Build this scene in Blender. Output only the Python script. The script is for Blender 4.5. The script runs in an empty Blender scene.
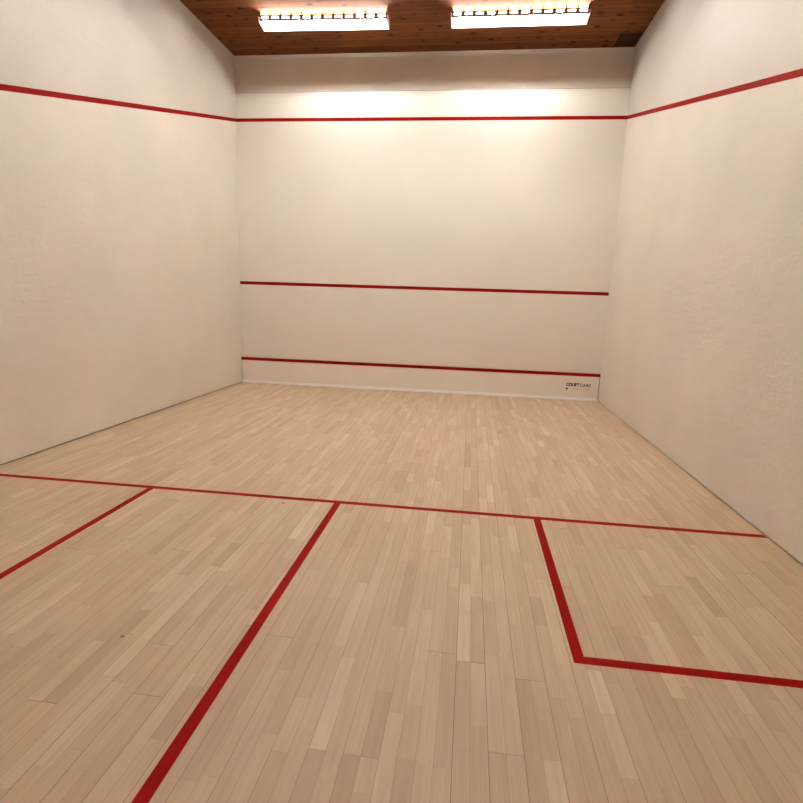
import bpy, bmesh, math, random
from mathutils import Vector, Matrix
random.seed(7)
sc = bpy.context.scene
C = sc.collection

# ------------------------------------------------------------------ court sizes (metres)
L, W = 9.75, 6.449           # front wall at y = L, back wall at y = 0
NL, NR = -0.098, -0.018      # the side walls splay a little towards the back
H = 5.555                    # ceiling
ZJ = 4.976                   # top of the plastered playing wall
ZOUT, ZSERV, ZTIN = 4.547, 1.824, 0.449
DS, BL, BR, DB = 5.4417, 1.5837, 1.6725, 1.6788
HALF = 3.1975
SL = 0.2476                  # fall of the side out line per metre
LW = 0.055
def xl(y): return NL * (1 - y / L)
def xr(y): return W + NR * (1 - y / L)

# ------------------------------------------------------------------ node helpers
def new_mat(name):
    m = bpy.data.materials.new(name); m.use_nodes = True
    nt = m.node_tree; nt.nodes.clear()
    out = nt.nodes.new('ShaderNodeOutputMaterial')
    b = nt.nodes.new('ShaderNodeBsdfPrincipled')
    nt.links.new(b.outputs[0], out.inputs[0])
    return m, nt, b
def N(nt, t, **kw):
    n = nt.nodes.new(t)
    for k, v in kw.items():
        if k.startswith('i_'): n.inputs[k[2:].replace('_', ' ')].default_value = v
        else: setattr(n, k, v)
    return n
def math_(nt, op, a, b=None, c=None, clamp=False):
    n = nt.nodes.new('ShaderNodeMath'); n.operation = op; n.use_clamp = clamp
    for i, v in enumerate((a, b, c)):
        if v is None: continue
        if isinstance(v, (int, float)): n.inputs[i].default_value = v
        else: nt.links.new(v, n.inputs[i])
    return n.outputs[0]
def mix(nt, f, a, b, blend='MIX'):
    n = nt.nodes.new('ShaderNodeMix'); n.data_type = 'RGBA'; n.blend_type = blend
    for s, v in ((n.inputs[0], f), (n.inputs[6], a), (n.inputs[7], b)):
        if isinstance(v, (int, float)): s.default_value = v
        elif isinstance(v, tuple): s.default_value = (*v, 1) if len(v) == 3 else v
        else: nt.links.new(v, s)
    return n.outputs[2]
def coords(nt, scale):
    tc = N(nt, 'ShaderNodeTexCoord'); mp = N(nt, 'ShaderNodeMapping')
    mp.inputs['Scale'].default_value = scale
    nt.links.new(tc.outputs['Object'], mp.inputs[0]); return mp.outputs[0]
def noise(nt, vec, scale, detail=4, rough=.5):
    n = N(nt, 'ShaderNodeTexNoise'); n.inputs['Scale'].default_value = scale
    n.inputs['Detail'].default_value = detail; n.inputs['Roughness'].default_value = rough
    nt.links.new(vec, n.inputs['Vector']); return n.outputs['Fac']
def ramp(nt, fac, stops):
    n = nt.nodes.new('ShaderNodeValToRGB'); e = n.color_ramp.elements
    while len(e) < len(stops): e.new(.5)
    for i, (p, c) in enumerate(stops):
        e[i].position = p; e[i].color = (*c, 1) if len(c) == 3 else c
    nt.links.new(fac, n.inputs[0]); return n.outputs[0]
def bump(nt, b, h, strength, dist):
    n = N(nt, 'ShaderNodeBump'); n.inputs['Strength'].default_value = strength
    n.inputs['Distance'].default_value = dist
    nt.links.new(h, n.inputs['Height']); nt.links.new(n.outputs[0], b.inputs['Normal'])

def plaster(name, col, rough, mottling=.05, bstr=.35, dirt=None, spec=.5):
    m, nt, b = new_mat(name)
    v = coords(nt, (1, 1, 1))
    n1 = noise(nt, v, 1.1, 3); n2 = noise(nt, v, 22, 4, .6)
    v3 = coords(nt, (1.3, 1.3, 7)); n3 = noise(nt, v3, 2.2, 4, .6)
    k = tuple(c * (1 - mottling * 2) for c in col)
    c = mix(nt, ramp(nt, n1, [(.3, (0, 0, 0)), (.7, (1, 1, 1))]), k, col)
    c = mix(nt, math_(nt, 'MULTIPLY', ramp(nt, n2, [(.42, (0, 0, 0)), (.66, (1, 1, 1))]), .10), c, tuple(x * .86 for x in col))
    c = mix(nt, math_(nt, 'MULTIPLY', ramp(nt, n3, [(.45, (0, 0, 0)), (.7, (1, 1, 1))]), .10), c, tuple(x * .85 for x in col))
    if dirt:      # small ball marks
        vo = N(nt, 'ShaderNodeTexVoronoi'); vo.inputs['Scale'].default_value = 2.3
        nt.links.new(v, vo.inputs['Vector'])
        spot = math_(nt, 'LESS_THAN', vo.outputs['Distance'], .022)
        c = mix(nt, math_(nt, 'MULTIPLY', spot, .22), c, dirt)
    if dirt:      # greyer paint above the sloping out line
        tc = N(nt, 'ShaderNodeTexCoord'); s = N(nt, 'ShaderNodeSeparateXYZ'); nt.links.new(tc.outputs['Object'], s.inputs[0])
        above = math_(nt, 'GREATER_THAN', math_(nt, 'SUBTRACT', s.outputs[2], math_(nt, 'MULTIPLY', s.outputs[1], SL)), ZOUT - SL * L)
        c = mix(nt, above, c, (.85, .85, .875), 'MULTIPLY')
    nt.links.new(c, b.inputs['Base Color'])
    b.inputs['Roughness'].default_value = rough
    b.inputs['Specular IOR Level'].default_value = spec
    h = math_(nt, 'ADD', math_(nt, 'MULTIPLY', n2, .6), math_(nt, 'MULTIPLY', n3, .8))
    bump(nt, b, h, bstr, .006)
    return m
def plain(name, col, rough=.6, metal=0, var=.08, emit=None, strength=0, spec=.5):
    m, nt, b = new_mat(name)
    b.inputs['Specular IOR Level'].default_value = spec
    n1 = noise(nt, coords(nt, (1, 1, 1)), 14, 4, .6)
    nt.links.new(mix(nt, n1, tuple(c * (1 - var) for c in col), tuple(min(1, c * (1 + var)) for c in col)), b.inputs['Base Color'])
    b.inputs['Roughness'].default_value = rough; b.inputs['Metallic'].default_value = metal
    if emit:
        b.inputs['Emission Color'].default_value = (*emit, 1); b.inputs['Emission Strength'].default_value = strength
    return m

WALLCOL = (.74, .655, .545)
M = {}
M['front'] = plaster('front_wall_plaster', (.765, .715, .63), .33, .02, .30, spec=.95)
M['side'] = plaster('side_wall_plaster', (.735, .685, .595), .6, .04, .8, dirt=(.45, .40, .34), spec=.3)
M['upper'] = plaster('upper_wall_paint', (.70, .632, .54), .8, .05, .5, spec=.2)
M['tin'] = plain('painted_tin_sheet', (.78, .72, .64), .45, 0, .03)
M['strip'] = plain('white_floor_strip', (.93, .90, .88), .5, 0, .03)
M['red'] = plain('red_line_paint', (.25, .003, .001), .6, 0, .10, spec=.05)
M['redfloor'] = plain('red_floor_paint', (.27, .003, .001), .6, 0, .12, spec=.04)
M['black'] = plain('black_print', (.02, .017, .015), .6)
M['grey'] = plain('grey_print', (.10, .08, .065), .6)
M['pale'] = plain('pale_print', (.42, .36, .30), .6)
M['joint'] = plain('joint_filler', (.40, .34, .28), .8)
M['dark'] = plain('gap_shade', (.06, .045, .035), .8)  # near-black that paints the shade inside gaps
M['enamel'] = plain('white_enamel', (.85, .82, .78), .35, 0, .02)
M['greyenamel'] = plain('grey_enamel', (.20, .16, .15), .5, 0, .05)
M['rail'] = plain('black_rail', (.02, .012, .008), .6)
M['tube'] = plain('fluorescent_tube', (.9, .9, .9), .4, 0, 0, (1.0, .975, .94), 52)
M['midtube'] = plain('boosted_mid_tube', (.9, .9, .9), .4, 0, 0, (1.0, .975, .93), 64)  # raised emission for the added middle lights, to balance the front pair
M['uplight'] = plain('lamp_slot_glass', (.9, .9, .9), .4, 0, 0, (1.0, .97, .95), 36)

# maple staves: colour per stave from attributes, seams from the stave's own UV distances
def floor_mat():
    m, nt, b = new_mat('maple_stave_floor')
    at = N(nt, 'ShaderNodeAttribute'); at.attribute_name = 'tone'
    sep = N(nt, 'ShaderNodeSeparateColor'); nt.links.new(at.outputs['Color'], sep.inputs[0])
    tone, hue, rnd = sep.outputs
    tc = N(nt, 'ShaderNodeTexCoord'); mp = N(nt, 'ShaderNodeMapping')
    mp.inputs['Scale'].default_value = (55, 2.2, 1)
    nt.links.new(tc.outputs['Object'], mp.inputs[0])
    off = N(nt, 'ShaderNodeCombineXYZ'); nt.links.new(math_(nt, 'MULTIPLY', rnd, 37.0), off.inputs[1])
    nt.links.new(math_(nt, 'MULTIPLY', hue, 19.0), off.inputs[2])
    va = N(nt, 'ShaderNodeVectorMath'); nt.links.new(mp.outputs[0], va.inputs[0]); nt.links.new(off.outputs[0], va.inputs[1])
    g = noise(nt, va.outputs[0], 1.0, 5, .6)
    mp2 = N(nt, 'ShaderNodeMapping'); mp2.inputs['Scale'].default_value = (9, 1.6, 1)
    nt.links.new(tc.outputs['Object'], mp2.inputs[0])
    vb = N(nt, 'ShaderNodeVectorMath'); nt.links.new(mp2.outputs[0], vb.inputs[0]); nt.links.new(off.outputs[0], vb.inputs[1])
    g2 = noise(nt, vb.outputs[0], 1.0, 3, .5)
    c = ramp(nt, tone, [(0, (.47, .352, .230)), (.35, (.548, .425, .282)), (.7, (.61, .482, .330)), (1, (.69, .565, .40))])
    c = mix(nt, math_(nt, 'MULTIPLY', hue, .40), c, (.58, .40, .265))
    c = mix(nt, math_(nt, 'MULTIPLY', ramp(nt, g, [(.35, (0, 0, 0)), (.75, (1, 1, 1))]), .42), c, (.38, .25, .145))
    c = mix(nt, math_(nt, 'MULTIPLY', ramp(nt, g2, [(.4, (0, 0, 0)), (.8, (1, 1, 1))]), .30), c, (.40, .255, .15))
    # knots
    vo = N(nt, 'ShaderNodeTexVoronoi'); vo.inputs['Scale'].default_value = 1.25
    nt.links.new(tc.outputs['Object'], vo.inputs['Vector'])
    kn = ramp(nt, vo.outputs['Distance'], [(.006, (1, 1, 1)), (.024, (0, 0, 0))])
    c = mix(nt, math_(nt, 'MULTIPLY', kn, .6), c, (.10, .05, .02))
    for kx, ky, kr in ((2.601, 2.424, .009), (2.63, 2.445, .004), (2.774, 4.20, .012)):
        vd = N(nt, 'ShaderNodeVectorMath', operation='DISTANCE'); nt.links.new(tc.outputs['Object'], vd.inputs[0]); vd.inputs[1].default_value = (kx, ky, 0)
        c = mix(nt, math_(nt, 'MULTIPLY', math_(nt, 'LESS_THAN', vd.outputs['Value'], kr), .85), c, (.05, .03, .015))
    # seams
    u1 = N(nt, 'ShaderNodeUVMap'); u1.uv_map = 'near'; s1 = N(nt, 'ShaderNodeSeparateXYZ'); nt.links.new(u1.outputs[0], s1.inputs[0])
    u2 = N(nt, 'ShaderNodeUVMap'); u2.uv_map = 'far'; s2 = N(nt, 'ShaderNodeSeparateXYZ'); nt.links.new(u2.outputs[0], s2.inputs[0])
    a2 = N(nt, 'ShaderNodeAttribute'); a2.attribute_name = 'seams'
    s3 = N(nt, 'ShaderNodeSeparateColor'); nt.links.new(a2.outputs['Color'], s3.inputs[0])
    dl = math_(nt, 'LESS_THAN', s1.outputs[0], .0020); dr = math_(nt, 'LESS_THAN', s2.outputs[0], .0014)
    ed = math_(nt, 'LESS_THAN', s1.outputs[1], .0022)
    k = math_(nt, 'ADD', math_(nt, 'MULTIPLY', dl, s3.outputs[0]), math_(nt, 'MULTIPLY', dr, s3.outputs[1]), clamp=True)
    k = math_(nt, 'MAXIMUM', k, math_(nt, 'MULTIPLY', ed, s3.outputs[2]))
    c = mix(nt, k, c, (.06, .030, .014))
    nt.links.new(c, b.inputs['Base Color'])
    b.inputs['Roughness'].default_value = .55; b.inputs['Specular IOR Level'].default_value = .35
    hh = math_(nt, 'SUBTRACT', math_(nt, 'MULTIPLY', g, .15), k)
    bump(nt, b, hh, .25, .002)
    return m
M['floor'] = floor_mat()

def ceiling_mat(name='pine_board_ceiling', dim=1.0):
    m, nt, b = new_mat(name)
    tc = N(nt, 'ShaderNodeTexCoord'); s = N(nt, 'ShaderNodeSeparateXYZ'); nt.links.new(tc.outputs['Object'], s.inputs[0])
    by = math_(nt, 'MULTIPLY', s.outputs[1], 1 / .105)
    idx = math_(nt, 'FLOOR', by); fr = math_(nt, 'FRACT', by)
    wn = N(nt, 'ShaderNodeTexWhiteNoise'); wn.noise_dimensions = '1D'; nt.links.new(idx, wn.inputs['W'])
    cb = N(nt, 'ShaderNodeCombineXYZ')
    nt.links.new(math_(nt, 'ADD', math_(nt, 'MULTIPLY', s.outputs[0], 1.5), math_(nt, 'MULTIPLY', wn.outputs[0], 50)), cb.inputs[0])
    nt.links.new(math_(nt, 'MULTIPLY', s.outputs[1], 30), cb.inputs[1])
    g = noise(nt, cb.outputs[0], 1.2, 5, .6)
    c = mix(nt, wn.outputs[0], (.125 * dim, .038 * dim, .010 * dim), (.22 * dim, .074 * dim, .020 * dim))
    c = mix(nt, math_(nt, 'MULTIPLY', ramp(nt, g, [(.4, (0, 0, 0)), (.7, (1, 1, 1))]), .6), c, (.10 * dim, .032 * dim, .010 * dim))
    cv = N(nt, 'ShaderNodeCombineXYZ')
    nt.links.new(math_(nt, 'MULTIPLY', s.outputs[0], 4.0), cv.inputs[0])
    nt.links.new(math_(nt, 'MULTIPLY', s.outputs[1], 5.5), cv.inputs[1])
    vo = N(nt, 'ShaderNodeTexVoronoi'); vo.voronoi_dimensions = '2D'; vo.inputs['Scale'].default_value = 1.0
    nt.links.new(cv.outputs[0], vo.inputs['Vector'])
    kn = ramp(nt, vo.outputs['Distance'], [(.09, (1, 1, 1)), (.25, (0, 0, 0))])
    sc_ = N(nt, 'ShaderNodeSeparateColor'); nt.links.new(vo.outputs['Color'], sc_.inputs[0])
    c = mix(nt, math_(nt, 'MULTIPLY', kn, math_(nt, 'POWER', sc_.outputs[0], 1.6)), c, (.022, .007, .003))
    gv = math_(nt, 'LESS_THAN', fr, .09)
    c = mix(nt, math_(nt, 'MULTIPLY', gv, .75), c, (.04, .015, .007))
    nt.links.new(c, b.inputs['Base Color']); b.inputs['Roughness'].default_value = .8; b.inputs['Specular IOR Level'].default_value = .15
    bump(nt, b, math_(nt, 'SUBTRACT', 1, gv), .5, .004)
    return m
M['ceiling'] = ceiling_mat()
M['hatch'] = ceiling_mat('dark_pine_hatch', .30)

# ------------------------------------------------------------------ mesh helpers
def link(name, me, mat=None, parent=None):
    o = bpy.data.objects.new(name, me); C.objects.link(o)
    if mat: me.materials.append(mat)
    if parent: o.parent = parent
    return o
def prism(bm, base, vec):
    """closed solid: polygon base (list of 3D points) swept by vec"""
    vec = Vector(vec)
    a = [bm.verts.new(Vector(p)) for p in base]; b = [bm.verts.new(Vector(p) + vec) for p in base]
    n = len(a); fs = [bm.faces.new(a), bm.faces.new(b[::-1])]
    for i in range(n): fs.append(bm.faces.new((a[i], b[i], b[(i + 1) % n], a[(i + 1) % n])))
    bmesh.ops.recalc_face_normals(bm, faces=bm.faces[:])
def box(bm, a, b):
    x0, y0, z0 = a; x1, y1, z1 = b
    prism(bm, [(x0, y0, z0), (x1, y0, z0), (x1, y1, z0), (x0, y1, z0)], (0, 0, z1 - z0))
def done(name, bm, mat, parent=None, bev=0):
    if bev: bmesh.ops.bevel(bm, geom=bm.edges[:], offset=bev, segments=2, affect='EDGES', profile=.5)
    me = bpy.data.meshes.new(name); bm.to_mesh(me); bm.free()
    return link(name, me, mat, parent)
def struct(o, label=None):
    o['kind'] = 'structure'
    if label: o['label'] = label
    return o
def cyl(bm, p0, p1, r, n=16):
    p0, p1 = Vector(p0), Vector(p1); d = (p1 - p0).normalized()
    u = d.orthogonal().normalized(); v = d.cross(u)
    prism(bm, [p0 + (u * math.cos(2 * math.pi * i / n) + v * math.sin(2 * math.pi * i / n)) * r for i in range(n)], p1 - p0)

# ------------------------------------------------------------------ floor: real staves, two to a board
PITCH, X0 = .1322, 4.070
def build_floor():
    bm = bmesh.new()
    near = bm.loops.layers.uv.new('near'); far = bm.loops.layers.uv.new('far')
    tone = bm.loops.layers.float_color.new('tone'); seams = bm.loops.layers.float_color.new('seams')
    rnd = random.Random(11)
    fixed = {3: 2.448, 2: 2.031, 5: 3.29, 7: 4.75, -3: 1.2, -8: 5.3, -5: 4.9, 4: 0.6}      # board joints that the photo shows dark
    nb0 = math.floor((-.22 - X0) / PITCH); nb1 = math.ceil((W + .16 - X0) / PITCH)
    y0, y1 = -.16, L + .16
    for bi in range(nb0, nb1):
        xa = X0 + bi * PITCH
        phase = fixed.get(bi, rnd.uniform(0, 3.7))
        bold = [phase + 3.7 * k for k in range(-3, 4)]
        btone = rnd.uniform(-.12, .12)
        for s in (0, 1):
            a, b_ = xa + s * PITCH / 2, xa + (s + 1) * PITCH / 2
            cuts = sorted([y for y in bold if y0 < y < y1]); ys = [y0]; kinds = [0]
            y = y0 + rnd.uniform(.1, .6)
            allc = []
            for lo, hi in zip([y0] + cuts, cuts + [y1]):
                t = lo + rnd.uniform(.18, .7)
                while t < hi - .14:
                    allc.append((t, 0)); t += rnd.choice((rnd.uniform(.22, .45), rnd.uniform(.4, .8)))
                if hi < y1: allc.append((hi, 1))
            pts = [(y0, 0)] + allc + [(y1, 0)]
            for (ya, ka), (yb, kb) in zip(pts, pts[1:]):
                vs = [bm.verts.new(p) for p in ((a, ya, 0), (b_, ya, 0), (b_, yb, 0), (a, yb, 0))]
                f = bm.faces.new(vs)
                tn = min(1, max(0, rnd.gauss(.5, .21) + btone)); hu = rnd.random() ** 1.5; rr = rnd.random()
                boldl = .40 + .6 * ((bi * 7919 % 11) / 11); boldr = .62
                sm = (boldl if s == 0 else .2, .2 if s == 0 else .0, (.9 if rnd.random() < .7 else .5) if ka else .12, 1)
                for lp, (u, v) in zip(f.loops, ((0, 0), (1, 0), (1, 1), (0, 1))):
                    w, ln = PITCH / 2, yb - ya
                    lp[near].uv = (u * w, v * ln); lp[far].uv = ((1 - u) * w, (1 - v) * ln)
                    lp[tone] = (tn, hu, rr, 1); lp[seams] = sm
    bmesh.ops.recalc_face_normals(bm, faces=bm.faces[:])
    for f in bm.faces:
        if f.normal.z < 0: f.normal_flip()
    # underside slab
    me = bpy.data.meshes.new('floor')
    n_top = len(bm.faces)
    xa = X0 + nb0 * PITCH; xb = X0 + nb1 * PITCH
    c = [bm.verts.new(p) for p in ((xa, y0, -.12), (xb, y0, -.12), (xb, y1, -.12), (xa, y1, -.12),
                                  (xa, y0, 0), (xb, y0, 0), (xb, y1, 0), (xa, y1, 0))]
    for q in ((3, 2, 1, 0), (0, 1, 5, 4), (1, 2, 6, 5), (2, 3, 7, 6), (3, 0, 4, 7)):
        bm.faces.new([c[i] for i in q])
    bm.to_mesh(me); bm.free()
    return link('floor', me, M['floor'])
floor = struct(build_floor())

def floor_strip(name, pts, label):
    bm = bmesh.new(); prism(bm, [(x, y, .0002) for x, y in pts], (0, 0, .0010))
    o = done(name, bm, M['redfloor'], floor); o['label'] = label; return o
ys = L - DS; h = LW / 2
floor_strip('short_line', [(xl(ys) + .004, ys - h), (xr(ys) - .004, ys - h), (xr(ys) - .004, ys + h), (xl(ys) + .004, ys + h)], 'red painted short line crossing the floor')
floor_strip('half_court_line', [(HALF - h, .05), (HALF + h, .05), (HALF + h, ys - h), (HALF - h, ys - h)], 'red painted half court line')
yb = ys - DB
def ell(xin, xwall, s, label):
    # L-shaped service box outline: side line from short line, back line to the wall
    return floor_strip('service_box_line', [(xin - s * h, ys - h), (xin + s * h, ys - h), (xin + s * h, yb + h), (xwall - s * .004, yb + h), (xwall - s * .004, yb - h), (xin - s * h, yb - h)], label)
ell(BL, xl(yb), -1, 'red painted outline of the left service box')
ell(W - BR, xr(yb), 1, 'red painted outline of the right service box')

# ------------------------------------------------------------------ walls
T = .16; GAP = .012
def side_wall(name, f, s):
    bm = bmesh.new()
    prism(bm, [(f(0), 0, GAP), (f(L), L, GAP), (f(L) + s * T, L, GAP), (f(0) + s * T, 0, GAP)], (0, 0, H - .008 - GAP))
    w = struct(done(name, bm, M['side']))
    bm = bmesh.new()
    za = ZOUT; zb = ZOUT - SL * L
    e = -s * .0012
    prism(bm, [(f(0), .0, zb - h), (f(L), L - .0, za - h), (f(L), L, za + h), (f(0), 0, zb + h)], (e, 0, 0))
    o = done('out_line', bm, M['red'], w); o['label'] = 'red out line sloping down the side wall'
    return w
wl = side_wall('wall_left', xl, -1)
wr = side_wall('wall_right', xr, 1)
# recessed dark strips under the side walls: the gap's shade put into their colour
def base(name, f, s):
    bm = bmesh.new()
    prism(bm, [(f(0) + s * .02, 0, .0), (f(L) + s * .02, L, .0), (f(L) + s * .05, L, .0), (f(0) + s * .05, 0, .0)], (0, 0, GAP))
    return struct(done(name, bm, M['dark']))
base('gap_shade_left', xl, -1); base('gap_shade_right', xr, 1)

bm = bmesh.new(); box(bm, (-T, L, 0.0), (W + T, L + T, ZJ))
wf = struct(done('wall_front', bm, M['front']))
bm = bmesh.new(); box(bm, (-T, L + .012, ZJ), (W + T, L + T, H - .004))
o = done('upper_wall', bm, M['upper'], wf); o['label'] = 'darker grey beige strip of wall above the playing plaster'
bm = bmesh.new(); box(bm, (0.0, L + .004, H - .055), (W, L + .012, H - .006))
struct(done('trim_1', bm, M['upper']))
bm = bmesh.new(); box(bm, (.002, L - .001, ZJ - .005), (W - .002, L + .012, ZJ + .003))
struct(done('trim_2', bm, M['joint']))
for nm, z, lab in (('out_line', ZOUT, 'upper red out line on the front wall'), ('service_line', ZSERV, 'middle red service line on the front wall')):
    bm = bmesh.new(); box(bm, (.002, L - .0012, z - h), (W - .002, L, z + h))
    o = done(nm, bm, M['red'], wf); o['label'] = lab
bm = bmesh.new(); box(bm, (-.098 - T, -T, 0.0), (W + T, 0, H - .004))
struct(done('wall_back', bm, M['side']))
bm = bmesh.new(); box(bm, (-.098 - T, -T, H), (W + T, L + T, H + .1))
struct(done('ceiling', bm, M['ceiling']))

# access hatch in the front right corner of the ceiling
hatch = bpy.data.objects.new('ceiling_hatch', None); C.objects.link(hatch); hatch.location = (6.27, 9.46, H)
hatch['label'] = 'dark wooden access hatch in the right front corner of the board ceiling'; hatch['category'] = 'hatch'
bm = bmesh.new(); box(bm, (-.15, -.13, -.012), (.155, .262, 0)); done('hatch_panel', bm, M['hatch'], hatch, .003)
bm = bmesh.new()
box(bm, (-.165, -.145, -.016), (.17, -.13, 0)); box(bm, (-.165, -.13, -.016), (-.15, .28, 0))
done('hatch_frame', bm, M['rail'], hatch)

# ------------------------------------------------------------------ tin
tin = bpy.data.objects.new('tin', None); C.objects.link(tin); tin.location = (W / 2, L, 0)
tin['label'] = 'cream tin board with red top edge along the foot of the front wall'; tin['category'] = 'tin board'
hw = W / 2
bm = bmesh.new(); box(bm, (-hw + .014, -.028, .052), (hw - .016, -.008, ZTIN - .024)); done('panel', bm, M['tin'], tin, .001)
bm = bmesh.new(); box(bm, (-hw + .003, -.036, ZTIN - .024), (hw - .006, -.002, ZTIN + .028)); o = done('top_batten', bm, M['red'], tin, .003); o['label'] = 'red top batten'
bm = bmesh.new(); box(bm, (-hw + .010, -.034, .0015), (hw - .012, -.004, .050)); o = done('bottom_strip', bm, M['strip'], tin, .002); o['label'] = 'whitish bottom strip'
bm = bmesh.new(); box(bm, (-hw + .002, -.007, .0015), (hw - .003, -.001, ZTIN - .026)); o = done('shade_backing', bm, M['dark'], tin); o['label'] = 'dark sheet added as shade in the end gaps'  # dark sheet added behind the tin to paint the shade of its end gaps

def text_mesh(body, height_cap, width, mat, name, loc, offset=0.0):
    cu = bpy.data.curves.new(name, 'FONT'); cu.body = body; cu.extrude = .02; cu.offset = offset; cu.size = 1
    t = bpy.data.objects.new(name, cu); C.objects.link(t)
    bpy.context.view_layer.update()
    me = bpy.data.meshes.new_from_object(t.evaluated_get(bpy.context.evaluated_depsgraph_get()))
    bpy.data.objects.remove(t)
    xs = [v.co.x for v in me.vertices]; yy = [v.co.y for v in me.vertices]
    sx = width / (max(xs) - min(xs)); sy = height_cap / (max(yy) - min(yy))
    for v in me.vertices:
        x, y, z = v.co
        v.co = ((x - min(xs)) * sx, -.0006 if z > 0 else 0, (y - min(yy)) * sy)
    me.materials.clear()
    o = link(name, me, mat, tin); o.location = loc
    return o
lx = 5.887 - hw
o = text_mesh('COURT', .060, .222, M['black'], 'lettering', (lx, -.0285, .243), .06); o['label'] = 'bold black lettering'
o = text_mesh('CARE', .056, .178, M['grey'], 'lettering', (lx + .232, -.0285, .241), .03); o['label'] = 'thin grey lettering'
bm = bmesh.new(); cyl(bm, (lx + .018, -.0280, .200), (lx + .018, -.0290, .200), .019, 20); o = done('emblem', bm, M['black'], tin); o['label'] = 'small round black emblem'
bm = bmesh.new(); r3 = random.Random(3); x = lx + .055
while x < lx + .40:
    w = r3.uniform(.008, .03); box(bm, (x, -.0290, .193), (x + w, -.0280, .207)); x += w + r3.choice((.006, .006, .02))
o = done('small_print', bm, M['pale'], tin); o['label'] = 'faint line of tiny print'

# ------------------------------------------------------------------ ceiling light fixtures
FL = 1.82
def make_light(name='ceiling_light'):
    """local: x along the lamp, y towards the front wall, z up; origin on the ceiling above the lamp's middle"""
    r = bpy.data.objects.new(name, None); C.objects.link(r)
    hl = FL / 2
    yn, yf = -.110, .110              # near and far sides
    zt, zl, zs = -.062, -.126, -.155   # top, lower edge of near side, lower edge of far shield
    bm = bmesh.new()                  # top plate + far shield, one folded sheet
    prof = [(yn, zt), (yf, zt), (yf, zs), (yf - .004, zs), (yf - .004, zt - .004), (yn, zt - .004)]
    prism(bm, [(-hl, y, z) for y, z in prof], (FL, 0, 0)); done('reflector', bm, M['enamel'], r)
    bm = bmesh.new()                  # lower solid band of the near side
    box(bm, (-hl, yn - .004, zl), (hl, yn, zt - .032)); box(bm, (-hl, yn, zt - .034), (hl, yn + .002, zt - .004)); done('side_band', bm, M['greyenamel'], r)
    bm = bmesh.new()
    box(bm, (-hl - .01, yn - .012, zt - .009), (hl + .01, yn + .002, zt + .004)); o = done('rail', bm, M['rail'], r); o['label'] = 'thin dark rail'
    for s in (-1, 1):
        bm = bmesh.new()
        pr = [(yn - .010, zt + .004), (yf + .004, zt + .004), (yf + .004, zs - .003), (yf - .03, zs - .003), (yn + .02, zl - .004), (yn - .010, zl)]
        prism(bm, [(s * hl, y, z) for y, z in pr], (s * .012, 0, 0)); done('end_cap', bm, M['enamel'], r, .002)
        bm = bmesh.new(); box(bm, (s * .6 - .02, -.02, zt), (s * .6 + .02, .05, 0)); done('bracket', bm, M['greyenamel'], r)
        bm = bmesh.new(); box(bm, (s * (hl - .02) - .012, -.048, zt - .05), (s * (hl - .02) + .012, -.010, zt - .004)); done('lamp_holder', bm, M['enamel'], r)
    bm = bmesh.new(); cyl(bm, (-hl + .03, -.03, zs + .052), (hl - .03, -.03, zs + .052), .015, 16)
    t = done('tube', bm, M['tube'], r); t['label'] = 'glowing white tube'
    n = 12; p = FL / n
    for i in range(n):
        x = -hl + (i + .5) * p; w = p * .37
        bm = bmesh.new()
        box(bm, (x - w * .8, yn - .003, zt - .029), (x + w * .8, yn - .001, zt - .013))
        box(bm, (x - w, yn + .012, zt + .0005), (x + w, yn + .09, zt + .003))
        done('light_slot', bm, M['uplight'], r)
    for i in range(n + 1):
        bm = bmesh.new()
        x = -hl + i * p; x = min(max(x, -hl + .01), hl - .01)
        box(bm, (x - .010, yn - .003, zt - .032), (x + .010, yn, zt - .009))
        box(bm, (x - .006, yn - .002, zt - .010), (x + .006, yn + .13, -.012))
        done('fin', bm, M['rail'], r)
    return r
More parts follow.
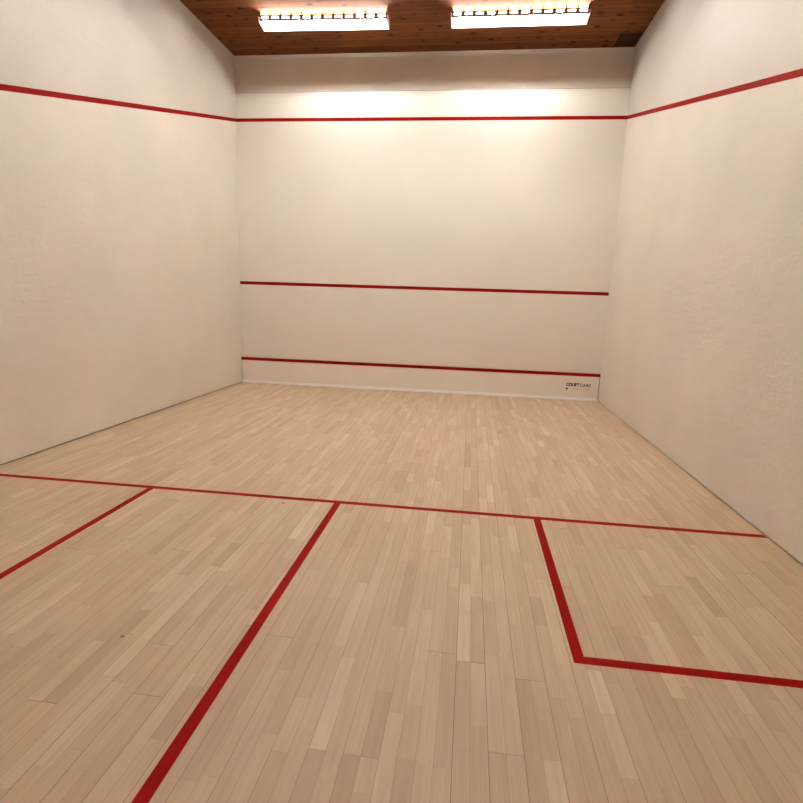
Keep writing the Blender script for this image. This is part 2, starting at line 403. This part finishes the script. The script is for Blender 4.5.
def copy_tree(o, par=None):
    c = o.copy(); C.objects.link(c)
    if par: c.parent = par
    for ch in [x for x in bpy.data.objects if x.parent == o]: copy_tree(ch, c)
    return c
spots = [(1.885, 8.540, 'long white fluorescent ceiling light on the left, near the front wall', math.radians(1.4)),
         (4.605, 8.575, 'long white fluorescent ceiling light on the right, near the front wall', math.radians(.0)),
         (1.865, 5.20, 'unseen left ceiling light added over the middle of the court, above the frame', 0),  # unseen pair added to give the court more light
         (4.605, 5.20, 'unseen right ceiling light added over the middle of the court, above the frame', 0),
         ]
proto = make_light()
for i, (x, y, lab, rz) in enumerate(spots):
    o = proto if i == 0 else copy_tree(proto)
    o.location = (x, y, H - .0005); o.rotation_euler.z = rz
    if i > 1:
        for ch in o.children:
            if ch.name.startswith('tube'):
                ch.material_slots[0].link = 'OBJECT'; ch.material_slots[0].material = M['midtube']
    o['label'] = lab; o['category'] = 'ceiling light'; o['group'] = 'fluorescent ceiling lights'

# ------------------------------------------------------------------ world, camera, view
w = bpy.data.worlds.new('World'); sc.world = w; w.use_nodes = True
w.node_tree.nodes['Background'].inputs[0].default_value = (0, 0, 0, 1)
yaw, pitch, roll = -0.1218, -0.1915, 0.0334
cy_, sy_, cp, sp = math.cos(yaw), math.sin(yaw), math.cos(pitch), math.sin(pitch)
f = Vector((sy_ * cp, cy_ * cp, sp)); r0 = Vector((cy_, -sy_, 0)); u0 = r0.cross(f)
c_, s_ = math.cos(roll), math.sin(roll)
right = c_ * r0 + s_ * u0; up = -s_ * r0 + c_ * u0
cd = bpy.data.cameras.new('camera'); cam = bpy.data.objects.new('camera', cd); C.objects.link(cam)
cam.matrix_world = Matrix(((right.x, up.x, -f.x, 4.1789), (right.y, up.y, -f.y, .2968), (right.z, up.z, -f.z, 1.6459), (0, 0, 0, 1)))
cd.sensor_width = 36; cd.lens = 36 * 533.587 / 803; cd.clip_start = .02
sc.camera = cam
sc.view_settings.view_transform = 'Standard'; sc.view_settings.look = 'None'
sc.view_settings.gamma = 1; sc.view_settings.use_curve_mapping = False
sc.view_settings.exposure = 2.12
sc.cycles.max_bounces = 12; sc.cycles.diffuse_bounces = 8
